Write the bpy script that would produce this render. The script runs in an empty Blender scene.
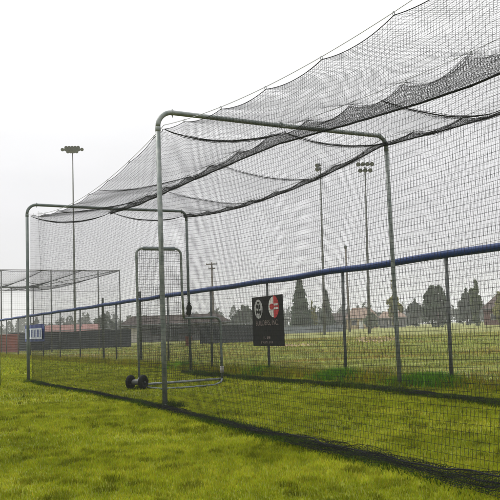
import bpy, math, random
import numpy as np
from mathutils import Matrix, Vector

S = bpy.context.scene
C = S.collection
rng = np.random.default_rng(7)
random.seed(7)
R = math.radians

# ------------------------------------------------------------------ camera
CAM_H = 0.905
YAW, PITCH, ROLL = R(28.9075), R(5.9312), R(-2.1935)
cd = bpy.data.cameras.new('camera')
cd.sensor_width = 36.0
cd.lens = 36.0 * 763.18 / 500.0
cd.clip_start = 0.05
cd.clip_end = 4000
cam = bpy.data.objects.new('camera', cd)
C.objects.link(cam)
_f = Vector((math.sin(YAW) * math.cos(PITCH), math.cos(YAW) * math.cos(PITCH), math.sin(PITCH)))
_r = Vector((math.cos(YAW), -math.sin(YAW), 0))
_u = _r.cross(_f)
r_ = _r * math.cos(ROLL) + _u * math.sin(ROLL)
u_ = -_r * math.sin(ROLL) + _u * math.cos(ROLL)
cam.matrix_world = Matrix(((r_.x, u_.x, -_f.x, 0), (r_.y, u_.y, -_f.y, 0), (r_.z, u_.z, -_f.z, CAM_H), (0, 0, 0, 1)))
S.camera = cam

# ------------------------------------------------------------------ sky, sun, exposure
SUN_EL, SUN_AZ = R(52), R(-25)          # azimuth from +y towards +x
w = bpy.data.worlds.new('World')
S.world = w
w.use_nodes = True
nt = w.node_tree
nt.nodes.clear()
N, L = nt.nodes.new, nt.links.new
out = N('ShaderNodeOutputWorld')
sky = N('ShaderNodeTexSky')
sky.sky_type = 'NISHITA'
sky.sun_disc = False
sky.sun_elevation = SUN_EL
sky.sun_rotation = SUN_AZ
hs = N('ShaderNodeHueSaturation')
hs.inputs['Saturation'].default_value = 0.15
L(sky.outputs[0], hs.inputs['Color'])
bg1 = N('ShaderNodeBackground')
bg1.inputs[1].default_value = 0.1
L(hs.outputs[0], bg1.inputs[0])
tc = N('ShaderNodeTexCoord')
sep = N('ShaderNodeSeparateXYZ')
L(tc.outputs['Generated'], sep.inputs[0])
ramp = N('ShaderNodeValToRGB')           # overcast dome, brighter towards the zenith
e = ramp.color_ramp.elements
e[0].position, e[0].color = 0.0, (0.465, 0.458, 0.488, 1)
e[1].position, e[1].color = 1.0, (1.9, 1.9, 1.9, 1)
for p_, c_ in ((0.06, (0.495, 0.488, 0.518)), (0.16, (0.57, 0.564, 0.588)), (0.26, (0.66, 0.656, 0.67)), (0.42, (0.90, 0.90, 0.90))):
    q = ramp.color_ramp.elements.new(p_)
    q.color = (*c_, 1)
L(sep.outputs['Z'], ramp.inputs[0])
mp = N('ShaderNodeMapping')
mp.inputs['Scale'].default_value = (1.3, 1.3, 4.5)
L(tc.outputs['Generated'], mp.inputs[0])
nz = N('ShaderNodeTexNoise')
nz.inputs['Scale'].default_value = 1.6
nz.inputs['Detail'].default_value = 5
L(mp.outputs[0], nz.inputs['Vector'])
mr = N('ShaderNodeMapRange')
mr.inputs[1].default_value, mr.inputs[2].default_value = 0.3, 0.7
mr.inputs[3].default_value, mr.inputs[4].default_value = 0.91, 1.06
L(nz.outputs['Fac'], mr.inputs[0])
mul = N('ShaderNodeMix')
mul.data_type = 'RGBA'
mul.blend_type = 'MULTIPLY'
mul.inputs[0].default_value = 1
L(ramp.outputs[0], mul.inputs[6])
L(mr.outputs[0], mul.inputs[7])
bg2 = N('ShaderNodeBackground')
bg2.inputs[1].default_value = 1.0
L(mul.outputs[2], bg2.inputs[0])
ms = N('ShaderNodeMixShader')
ms.inputs[0].default_value = 0.88
L(bg1.outputs[0], ms.inputs[1])
L(bg2.outputs[0], ms.inputs[2])
L(ms.outputs[0], out.inputs[0])

sd = bpy.data.lights.new('sun', 'SUN')
sd.energy = 1.5
sd.angle = R(25)
sd.color = (1, 0.97, 0.92)
sun = bpy.data.objects.new('sun', sd)
C.objects.link(sun)
sdir = Vector((math.sin(SUN_AZ) * math.cos(SUN_EL), math.cos(SUN_AZ) * math.cos(SUN_EL), math.sin(SUN_EL)))
sun.rotation_euler = sdir.to_track_quat('Z', 'Y').to_euler()
sun.location = sdir * 60

S.view_settings.view_transform = 'Standard'
S.view_settings.look = 'None'
S.view_settings.gamma = 1
S.view_settings.use_curve_mapping = False
S.view_settings.exposure = 0.6
S.render.engine = 'CYCLES'
S.cycles.max_bounces = 6
S.cycles.volume_bounces = 1

# ------------------------------------------------------------------ helpers
def link(o, parent=None):
    C.objects.link(o)
    if parent is not None:
        o.parent = parent
    return o

def tag(o, label=None, cat=None, group=None, kind=None):
    if label: o['label'] = label
    if cat: o['category'] = cat
    if group: o['group'] = group
    if kind: o['kind'] = kind
    return o

def thing(name, label, cat, loc=(0, 0, 0), rz=0, group=None):
    o = bpy.data.objects.new(name, None)
    o.location = loc
    o.rotation_euler = (0, 0, rz)
    o.empty_display_size = 0.3
    link(o)
    return tag(o, label, cat, group)

def copy_tree(o, parent=None):
    c = o.copy()
    C.objects.link(c)
    if parent is not None: c.parent = parent
    for ch in list(o.children):
        copy_tree(ch, c)
    return c

class MB:
    """collects quads / tris / ngons for one mesh object"""
    def __init__(s):
        s.V, s.F, s.MI, s.n = [], [], [], 0
    def add(s, v, f, mi=0):
        v = np.asarray(v, float).reshape(-1, 3)
        s.V.append(v)
        if isinstance(f, np.ndarray):
            f = (f + s.n).tolist()
        else:
            f = [[i + s.n for i in q] for q in f]
        s.F += f
        s.MI += [mi] * len(f)
        s.n += len(v)
        return s
    def box(s, c, d, mi=0, rz=0, bev=0.0):
        hx, hy, hz = d[0] / 2, d[1] / 2, d[2] / 2
        b = min(bev, hx * .9, hy * .9, hz * .9)
        if b > 0:
            v, f = [], []
            for sz, ins in ((-hz, b), (-hz + b, 0), (hz - b, 0), (hz, b)):
                ax, ay = hx - ins, hy - ins
                cc = b * .6 if ins == 0 else b * .6
                ring = [(-ax + cc, -ay), (ax - cc, -ay), (ax, -ay + cc), (ax, ay - cc), (ax - cc, ay), (-ax + cc, ay), (-ax, ay - cc), (-ax, -ay + cc)]
                v += [(x, y, sz) for x, y in ring]
            for k in range(3):
                for i in range(8):
                    j = (i + 1) % 8
                    f.append([k * 8 + i, k * 8 + j, k * 8 + 8 + j, k * 8 + 8 + i])
            f.append(list(range(7, -1, -1)))
            f.append(list(range(24, 32)))
            v = np.array(v)
        else:
            v = np.array([(x, y, z) for z in (-hz, hz) for x, y in ((-hx, -hy), (hx, -hy), (hx, hy), (-hx, hy))])
            f = [[3, 2, 1, 0], [4, 5, 6, 7], [0, 1, 5, 4], [1, 2, 6, 5], [2, 3, 7, 6], [3, 0, 4, 7]]
        ca, sa = math.cos(rz), math.sin(rz)
        v = np.stack([v[:, 0] * ca - v[:, 1] * sa, v[:, 0] * sa + v[:, 1] * ca, v[:, 2]], 1) + np.array(c)
        return s.add(v, f, mi)
    def tubes(s, P, r, k=3, mi=0, cap=False):
        """P (m,n,3): m polylines of n points, swept with a k-sided section"""
        P = np.asarray(P, float)
        if P.ndim == 2: P = P[None]
        m, n = P.shape[:2]
        T = np.gradient(P, axis=1)
        T /= np.linalg.norm(T, axis=2, keepdims=True) + 1e-12
        ref = np.zeros_like(T)
        mean = np.abs(T).mean(axis=1, keepdims=True)
        ax = mean.argmin(axis=2)
        for a in range(3):
            ref[..., a] = (ax == a)
        A = np.cross(T, ref)
        A /= np.linalg.norm(A, axis=2, keepdims=True) + 1e-12
        B = np.cross(T, A)
        rr = np.broadcast_to(np.asarray(r, float), (m, n))[..., None] if np.ndim(r) else r
        ring = [P + rr * (math.cos(2 * math.pi * j / k) * A + math.sin(2 * math.pi * j / k) * B) for j in range(k)]
        V = np.stack(ring, 2).reshape(-1, 3)
        idx = np.arange(m * n * k).reshape(m, n, k)
        a, b = idx[:, :-1], idx[:, 1:]
        F = np.stack([a, np.roll(a, -1, 2), np.roll(b, -1, 2), b], -1).reshape(-1, 4)
        s.add(V, F, mi)
        if cap:
            base = s.n - m * n * k
            for q in range(m):
                s.F.append([base + int(i) for i in idx[q, 0][::-1]]); s.MI.append(mi)
                s.F.append([base + int(i) for i in idx[q, -1]]); s.MI.append(mi)
        return s
    def tube(s, pts, r, k=10, mi=0, cap=True):
        return s.tubes(np.array(pts, float)[None], r, k, mi, cap)
    def lathe(s, prof, c=(0, 0, 0), k=20, axis=(0, 0, 1), mi=0):
        ax = Vector(axis).normalized()
        q = ax.to_track_quat('Z', 'Y').to_matrix()
        v = []
        for (rr, z) in prof:
            for i in range(k):
                a = 2 * math.pi * i / k
                v.append(q @ Vector((rr * math.cos(a), rr * math.sin(a), z)) + Vector(c))
        f = []
        for j in range(len(prof) - 1):
            for i in range(k):
                i2 = (i + 1) % k
                f.append([j * k + i, j * k + i2, (j + 1) * k + i2, (j + 1) * k + i])
        return s.add([tuple(x) for x in v], f, mi)
    def build(s, name, mats, parent=None, smooth=False):
        me = bpy.data.meshes.new(name)
        V = np.concatenate(s.V) if s.V else np.zeros((0, 3))
        me.from_pydata(V.tolist(), [], s.F)
        if not isinstance(mats, (list, tuple)): mats = [mats]
        for mt in mats: me.materials.append(mt)
        if len(mats) > 1: me.polygons.foreach_set('material_index', s.MI)
        if smooth: me.polygons.foreach_set('use_smooth', [True] * len(s.F))
        me.update()
        return link(bpy.data.objects.new(name, me), parent)

def mat(name, col, rough=0.6, metal=0.0, col2=None, scale=8, spec=0.5, bump=0.0, bscale=None, coord='Object', stretch=(1, 1, 1), contrast=(0.35, 0.65)):
    m = bpy.data.materials.new(name)
    m.use_nodes = True
    t = m.node_tree
    b = t.nodes['Principled BSDF']
    b.inputs['Base Color'].default_value = (*col, 1)
    b.inputs['Roughness'].default_value = rough
    b.inputs['Metallic'].default_value = metal
    b.inputs['Specular IOR Level'].default_value = spec
    if col2 is not None or bump:
        tcn = t.nodes.new('ShaderNodeTexCoord')
        mpn = t.nodes.new('ShaderNodeMapping')
        mpn.inputs['Scale'].default_value = stretch
        t.links.new(tcn.outputs[coord], mpn.inputs[0])
    if col2 is not None:
        n = t.nodes.new('ShaderNodeTexNoise')
        n.inputs['Scale'].default_value = scale
        n.inputs['Detail'].default_value = 6
        t.links.new(mpn.outputs[0], n.inputs['Vector'])
        r = t.nodes.new('ShaderNodeValToRGB')
        r.color_ramp.elements[0].position, r.color_ramp.elements[1].position = contrast
        r.color_ramp.elements[0].color = (*col, 1)
        r.color_ramp.elements[1].color = (*col2, 1)
        t.links.new(n.outputs['Fac'], r.inputs[0])
        t.links.new(r.outputs[0], b.inputs['Base Color'])
    if bump:
        n2 = t.nodes.new('ShaderNodeTexNoise')
        n2.inputs['Scale'].default_value = bscale or scale * 3
        n2.inputs['Detail'].default_value = 4
        t.links.new(mpn.outputs[0], n2.inputs['Vector'])
        bp = t.nodes.new('ShaderNodeBump')
        bp.inputs['Strength'].default_value = bump
        t.links.new(n2.outputs['Fac'], bp.inputs['Height'])
        t.links.new(bp.outputs[0], b.inputs['Normal'])
    return m

def vnoise(x, y, seed=0):
    """smooth value noise on numpy arrays, 0..1"""
    xi, yi = np.floor(x).astype(np.int64), np.floor(y).astype(np.int64)
    fx, fy = x - xi, y - yi
    fx, fy = fx * fx * (3 - 2 * fx), fy * fy * (3 - 2 * fy)
    def h(a, b):
        n = (a * 374761393 + b * 668265263 + seed * 974634777) & 0xFFFFFFFF
        n = ((n ^ (n >> 13)) * 1274126177) & 0xFFFFFFFF
        return ((n ^ (n >> 16)) & 0xFFFF) / 65535.0
    return (h(xi, yi) * (1 - fx) + h(xi + 1, yi) * fx) * (1 - fy) + (h(xi, yi + 1) * (1 - fx) + h(xi + 1, yi + 1) * fx) * fy

def polar(px, D):
    """ground point at picture column px (500 wide) and distance D: only used to read positions off the plan"""
    az = YAW + math.atan((px - 250) / 763.18)
    return D * math.sin(az), D * math.cos(az)

# ------------------------------------------------------------------ materials
M = {}
M['pipe'] = mat('galvanised_pipe', (0.115, 0.138, 0.132), 0.5, 0.25, (0.205, 0.22, 0.21), 14, bump=.05)
M['pipe_far'] = mat('weathered_pipe', (0.07, 0.09, 0.085), 0.55, 0.2, (0.12, 0.14, 0.135), 6)
M['clamp'] = mat('steel_clamp', (0.20, 0.21, 0.21), 0.45, 0.6)
M['twine'] = mat('black_twine', (0.011, 0.012, 0.012), 0.85, 0, (0.018, 0.019, 0.019), 30, spec=.12)
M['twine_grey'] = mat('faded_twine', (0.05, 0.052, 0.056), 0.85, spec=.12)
M['rope'] = mat('black_rope', (0.012, 0.013, 0.014), 0.9, spec=.12)
M['cable'] = mat('steel_cable', (0.30, 0.31, 0.32), 0.5, 0.5)
M['navy'] = mat('navy_vinyl', (0.008, 0.026, 0.10), 0.55, 0, (0.011, 0.034, 0.13), 3, stretch=(1, .5, 1), spec=.2)
M['post'] = mat('fence_post_steel', (0.085, 0.093, 0.095), 0.6, 0.2, (0.14, 0.145, 0.142), 7, spec=.12)
M['post_dark'] = mat('dark_green_post', (0.022, 0.033, 0.032), 0.6, 0.1, (0.035, 0.048, 0.045), 6, spec=.12)
M['chain'] = mat('chain_link_wire', (0.13, 0.14, 0.14), 0.55, 0.4)
M['tyre'] = mat('black_rubber', (0.006, 0.006, 0.0065), 0.75, 0, (0.012, 0.012, 0.012), 25, spec=.12)
M['hub'] = mat('grey_hub', (0.42, 0.42, 0.43), 0.5, 0.2)
M['pad'] = mat('grey_blue_padding', (0.12, 0.15, 0.16), 0.75, 0, (0.17, 0.19, 0.20), 12)
M['white_pad'] = mat('white_padding', (0.26, 0.255, 0.24), 0.8, 0, (0.20, 0.19, 0.175), 14)
M['sign_black'] = mat('black_vinyl', (0.005, 0.005, 0.0055), 0.5, 0, (0.009, 0.0085, 0.0085), 5, spec=.12)
M['sign_white'] = mat('white_print', (0.62, 0.61, 0.59), 0.6, 0, (0.5, 0.49, 0.47), 20)
M['sign_grey'] = mat('grey_print', (0.33, 0.35, 0.33), 0.6, 0, (0.42, 0.40, 0.42), 18)
M['sign_dim'] = mat('worn_pale_print', (0.25, 0.20, 0.185), 0.6, 0, (0.17, 0.125, 0.115), 16)
M['sign_red'] = mat('red_print', (0.42, 0.012, 0.014), 0.5, 0, (0.34, 0.01, 0.012), 9)
M['sign_blue'] = mat('blue_print', (0.018, 0.045, 0.24), 0.5, 0, (0.013, 0.03, 0.17), 6)
M['banner_white'] = mat('banner_white', (0.55, 0.58, 0.66), 0.6, 0, (0.46, 0.50, 0.60), 5)
M['pole'] = mat('grey_pole', (0.075, 0.08, 0.077), 0.6, 0.1, (0.11, 0.11, 0.107), 3)
M['wood_pole'] = mat('weathered_pole_wood', (0.075, 0.062, 0.052), 0.85, 0, (0.12, 0.10, 0.085), 4, stretch=(1, 1, .1))
M['lamp'] = mat('lamp_housing', (0.045, 0.05, 0.048), 0.5, 0.3)
M['lens'] = mat('lamp_glass', (0.10, 0.105, 0.10), 0.3)
M['bark'] = mat('bark', (0.055, 0.045, 0.036), 0.9, 0, (0.09, 0.075, 0.06), 5, stretch=(1, 1, .2), bump=.4)
M['windscreen'] = mat('windscreen_mesh', (0.030, 0.034, 0.038), 0.85, 0, (0.046, 0.049, 0.053), 1.5, spec=.12)
M['brown_roof'] = mat('brown_shingle', (0.034, 0.026, 0.024), 0.85, 0, (0.055, 0.042, 0.038), 2.5, bump=.2, spec=.12)
M['grey_wall'] = mat('grey_block_wall', (0.06, 0.062, 0.066), 0.85, 0, (0.10, 0.10, 0.10), 1.2)
M['red_roof'] = mat('faded_red_roof', (0.17, 0.066, 0.055), 0.75, 0, (0.22, 0.09, 0.075), 1.5)
M['cream_wall'] = mat('cream_wall', (0.38, 0.36, 0.32), 0.85, 0, (0.44, 0.42, 0.38), 1)
M['tan_wall'] = mat('tan_siding', (0.30, 0.22, 0.10), 0.85, 0, (0.38, 0.29, 0.14), 1)
M['house_roof'] = mat('weathered_roof', (0.12, 0.075, 0.05), 0.85, 0, (0.17, 0.11, 0.075), 2)
M['barn_red'] = mat('barn_red_siding', (0.085, 0.026, 0.018), 0.85, 0, (0.12, 0.038, 0.026), 1.2, stretch=(1, 1, .2))
M['barn_roof'] = mat('barn_roof', (0.04, 0.024, 0.021), 0.9, 0, (0.06, 0.034, 0.029), 1.5)
M['dark_glass'] = mat('dark_window', (0.02, 0.024, 0.028), 0.15)
M['white_trim'] = mat('white_trim', (0.55, 0.55, 0.53), 0.7)
M['red_box'] = mat('rust_red_panel', (0.20, 0.045, 0.028), 0.7, 0, (0.14, 0.035, 0.026), 4)
M['dark_cloth'] = mat('dark_cloth', (0.014, 0.018, 0.016), 0.9, 0, (0.024, 0.028, 0.024), 18, spec=.12)

def grass_mat(name, blades):
    """one lawn colouring by place, shared by the ground sheet and the blades growing on it"""
    m = bpy.data.materials.new(name)
    m.use_nodes = True
    t = m.node_tree
    nn, ll = t.nodes.new, t.links.new
    b = t.nodes['Principled BSDF']
    b.inputs['Roughness'].default_value = 0.7
    b.inputs['Specular IOR Level'].default_value = 0.12
    g = nn('ShaderNodeNewGeometry')
    def noise(scale, detail=5, st=(1, 1, 1), rough=.6):
        mm = nn('ShaderNodeMapping')
        mm.inputs['Scale'].default_value = st
        ll(g.outputs['Position'], mm.inputs[0])
        n = nn('ShaderNodeTexNoise')
        n.inputs['Scale'].default_value = scale
        n.inputs['Detail'].default_value = detail
        n.inputs['Roughness'].default_value = rough
        ll(mm.outputs[0], n.inputs['Vector'])
        return n.outputs['Fac']
    def rampc(fac, stops):
        r = nn('ShaderNodeValToRGB')
        el = r.color_ramp.elements
        el[0].position, el[0].color = stops[0][0], (*stops[0][1], 1)
        el[1].position, el[1].color = stops[-1][0], (*stops[-1][1], 1)
        for p, c in stops[1:-1]:
            q = el.new(p); q.color = (*c, 1)
        ll(fac, r.inputs[0])
        return r.outputs[0]
    def mixc(fac, a, c, mode='MIX'):
        x = nn('ShaderNodeMix')
        x.data_type = 'RGBA'; x.blend_type = mode
        if isinstance(fac, float): x.inputs[0].default_value = fac
        else: ll(fac, x.inputs[0])
        for sck, val in ((6, a), (7, c)):
            if isinstance(val, tuple): x.inputs[sck].default_value = (*val, 1)
            else: ll(val, x.inputs[sck])
        return x.outputs[2]
    k = LAWN_K if blades else LAWN_K * 0.55  # ground sheet colour dimmed, standing in for the shade among the blades
    sc = lambda c: tuple(v * k for v in c)
    lawn = rampc(noise(1.1, 6), [(0.30, sc((0.100, 0.118, 0.003))), (0.5, sc((0.162, 0.182, 0.006))), (0.72, sc((0.235, 0.245, 0.016)))])
    fine = rampc(noise(9, 5), [(0.32, (0.62, 0.64, 0.60)), (0.62, (1.12, 1.12, 1.1))])
    lawn = mixc(1.0, lawn, fine, 'MULTIPLY')
    rot = nn('ShaderNodeMapping')                        # mowing stripes run across the field
    rot.inputs['Rotation'].default_value = (0, 0, R(27))
    ll(g.outputs['Position'], rot.inputs[0])
    def striped(scale, st, detail=4):
        mm = nn('ShaderNodeMapping')
        mm.inputs['Scale'].default_value = st
        ll(rot.outputs[0], mm.inputs[0])
        n = nn('ShaderNodeTexNoise')
        n.inputs['Scale'].default_value = scale
        n.inputs['Detail'].default_value = detail
        ll(mm.outputs[0], n.inputs['Vector'])
        return n.outputs['Fac']
    mxs = nn('ShaderNodeMath'); mxs.operation = 'MULTIPLY_ADD'
    mxs.inputs[1].default_value = .6
    ll(striped(1.0, (0.05, 0.55, 1)), mxs.inputs[0])
    m2s = nn('ShaderNodeMath'); m2s.operation = 'MULTIPLY'; m2s.inputs[1].default_value = .4
    ll(striped(0.6, (0.5, 1.0, 1), 6), m2s.inputs[0])
    ll(m2s.outputs[0], mxs.inputs[2])
    field = rampc(mxs.outputs[0], [(0.34, sc((0.125, 0.145, 0.022))), (0.43, sc((0.225, 0.180, 0.042))), (0.50, sc((0.165, 0.185, 0.034))), (0.58, sc((0.255, 0.280, 0.085))), (0.66, sc((0.235, 0.200, 0.052)))])
    field = mixc(0.8, field, fine, 'MULTIPLY')
    sx = nn('ShaderNodeSeparateXYZ')
    ll(g.outputs['Position'], sx.inputs[0])
    mr2 = nn('ShaderNodeMapRange')
    mr2.interpolation_type = 'SMOOTHSTEP'
    mr2.inputs[1].default_value, mr2.inputs[2].default_value = 7.6, 8.6
    ll(sx.outputs['X'], mr2.inputs[0])
    col = mixc(mr2.outputs[0], lawn, field)
    if blades:
        at = nn('ShaderNodeAttribute')
        at.attribute_name = 'tint'
        ll(at.outputs['Color'], (mx := nn('ShaderNodeMix')).inputs[7])
        mx.data_type = 'RGBA'; mx.blend_type = 'MULTIPLY'; mx.inputs[0].default_value = 1.0
        ll(at.outputs['Color'], mx.inputs[7])
        ll(col, mx.inputs[6])
        col = mx.outputs[2]
        tr = nn('ShaderNodeBsdfTranslucent')
        ll(col, tr.inputs[0])
        msn = nn('ShaderNodeMixShader')
        msn.inputs[0].default_value = 0.3
        ll(b.outputs[0], msn.inputs[1]); ll(tr.outputs[0], msn.inputs[2])
        ll(msn.outputs[0], t.nodes['Material Output'].inputs[0])
    else:
        bp = nn('ShaderNodeBump')
        bp.inputs['Strength'].default_value = 0.6
        bp.inputs['Distance'].default_value = 0.05
        ll(noise(14, 6), bp.inputs['Height'])
        ll(bp.outputs[0], b.inputs['Normal'])
    ll(col, b.inputs['Base Color'])
    return m
LAWN_K = 1.55
M['lawn'] = grass_mat('lawn_ground', False)
M['blade'] = grass_mat('grass_blades', True)
M['dirt'] = mat('infield_dirt', (0.19, 0.105, 0.06), 0.95, 0, (0.23, 0.17, 0.07), 0.9, coord='Object', bump=.2)

# ------------------------------------------------------------------ ground
def disc(name, cx, cy, rad, z, material, seg=96, wob=0.0, sx=1, sy=1, rot=0):
    v = [(cx, cy, z)]
    for i in range(seg):
        a = 2 * math.pi * i / seg
        rr = rad * (1 + wob * (math.sin(3 * a + 1) * .5 + math.sin(7 * a) * .3 + random.uniform(-.3, .3)))
        x, y = rr * math.cos(a) * sx, rr * math.sin(a) * sy
        v.append((cx + x * math.cos(rot) - y * math.sin(rot), cy + x * math.sin(rot) + y * math.cos(rot), z))
    f = [[0, 1 + i, 1 + (i + 1) % seg] for i in range(seg)]
    return MB().add(v, f).build(name, material)
tag(disc('ground', 0, 0, 900, 0, M['lawn'], 128), kind='structure')
dx, dy = polar(370, 50)
tag(disc('infield_dirt', dx, dy, 1.35, 0.006, M['dirt'], 120, .2, 1.0, 7.5, -R(37)), kind='structure')
dx2, dy2 = polar(290, 40)
tag(disc('warning_track_dirt', dx2, dy2, 1.0, 0.006, M['dirt'], 90, .25, 1.0, 3.6, -R(32)), kind='structure')

# haze: one closed box of thin air round everything
hm = bpy.data.materials.new('haze_air')
hm.use_nodes = True
ht = hm.node_tree
for n_ in list(ht.nodes):
    if n_.type == 'BSDF_PRINCIPLED': ht.nodes.remove(n_)
pv = ht.nodes.new('ShaderNodeVolumePrincipled')
pv.inputs['Color'].default_value = (0.93, 0.94, 0.96, 1)
pv.inputs['Density'].default_value = 0.0008
ht.links.new(pv.outputs[0], ht.nodes['Material Output'].inputs['Volume'])
hz = MB().box((0, 0, 19), (1900, 1900, 40)).build('haze', hm)
tag(hz, kind='stuff')

# ------------------------------------------------------------------ the batting cage
X0, X1 = 3.544, 7.147
XC = (X0 + X1) / 2
Y0, Y1, Y2 = 1.42, 8.671, 15.916       # three arches; the first stands beside the camera
H = 3.66

def arc(c, r, a0, a1, n, u, v):
    c, u, v = np.array(c), np.array(u), np.array(v)
    return [tuple(c + r * (math.cos(a) * u + math.sin(a) * v)) for a in np.linspace(a0, a1, n)]

def arch(y, label, mm):
    t = thing('cage_arch', label, 'frame', ((X0 + X1) / 2, y, 0), 0, 'pipe arches of the batting cage')
    hw, rb, pr = (X1 - X0) / 2, 0.2, 0.031
    rbR = 0.16
    MB().tube([(-hw, 0, -.1), (-hw, 0, .9), (-hw, 0, 1.9), (-hw, 0, H - rb)], pr, 14).build('post', mm, t, True)
    MB().tube([(hw, 0, -.1), (hw, 0, .9), (hw, 0, 1.9), (hw, 0, H - rbR)], pr, 14).build('post', mm, t, True)
    pts = arc((-hw + rb, 0, H - rb), rb, math.pi, math.pi / 2, 9, (1, 0, 0), (0, 0, 1))
    pts += [(-hw * .45, 0, H - .006), (0, 0, H - .012), (hw * .45, 0, H - .006)]
    pts += arc((hw - rbR, 0, H - rbR), rbR, math.pi / 2, 0, 9, (1, 0, 0), (0, 0, 1))
    MB().tube(pts, pr, 14).build('crossbar', mm, t, True)
    for sx_, zz in ((-hw, H - rb), (hw, H - rbR)):      # slip collars where the bend meets the post
        MB().lathe([(pr, -.03), (pr + .003, -.028), (pr + .003, .028), (pr, .03)], (sx_, 0, zz - .03), 14).build('collar', mm, t, True)
    for cx in (-hw + .2, 0, hw - .12):                   # eye bolts carrying the cables
        b = MB().tube([(cx, 0, H - .06), (cx, 0, H + .045)], .006, 6)
        b.lathe([(.031, -.01), (.036, -.01), (.036, .01), (.031, .01), (.031, -.01)], (cx, 0, H), 12, (1, 0, 0))
        b.build('eye_bolt', mm, t)
    for sx_ in (-hw, hw):
        MB().lathe([(pr + .012, 0), (pr + .012, .03), (pr, .05)], (sx_, 0, .0), 12).build('base_sleeve', mm, t)
    return t
arch(Y1, 'large grey pipe arch with rounded corners, nearest whole frame of the batting cage', M['pipe'])
arch(Y2, 'smaller looking pipe arch at the far end of the batting cage', M['pipe_far'])
arch(Y0, 'pipe arch at the open near end of the batting cage, closest to the camera', M['pipe'])

CLIP = 0.95                                              # clip spacing on the cables
def cable_z(which, y):
    y = np.asarray(y, float)
    far = y > Y1
    s = np.where(far, (y - Y1) / (Y2 - Y1), (y - Y0) / (Y1 - Y0))
    par = 4 * s * (1 - s)
    if which == 'L':   return 3.46 - .02 * far - par * np.where(far, .30, .31)
    if which == 'C':   return 3.60 - par * np.where(far, .05, .15)
    return 3.60 - par * np.where(far, .22, .13)
def scallop(y, ph=0.0):
    """0 at a clip, 1 midway"""
    s = ((np.asarray(y, float) - 7.05) / CLIP + ph) % 1.0
    return 4 * s * (1 - s)
def xl(y):                                               # foot of the near side net on the ground
    return np.interp(y, [1.4, 3.15, 4.7, 6.0, 8.5, 11.4, 14.6, 15.9], [3.10, 3.11, 3.17, 3.24, 3.44, 3.56, 3.50, 3.62])
def xr(y):
    return np.interp(y, [1.4, 5.7, 8.0, 10.5, 14.3, 15.9], [6.2, 6.15, 6.55, 6.66, 6.66, 6.9])
MESH = 0.045
MESHW = 0.031                            # the net hangs bunched on its cables: cells narrower than tall
TW = 0.00115

net = thing('batting_cage_net', 'black square mesh net with draped roof hanging inside the cage arches', 'net', (XC, Y1, 0))
OFF = np.array([XC, Y1, 0.0])

def edge_drop(which, y):
    dep = {'L': .03, 'C': .05, 'R': .04}[which]
    grow = np.interp(y, [3, 6, 9, 16], [2.1, 1.5, .95, .7])
    return scallop(y) * dep * grow

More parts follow.
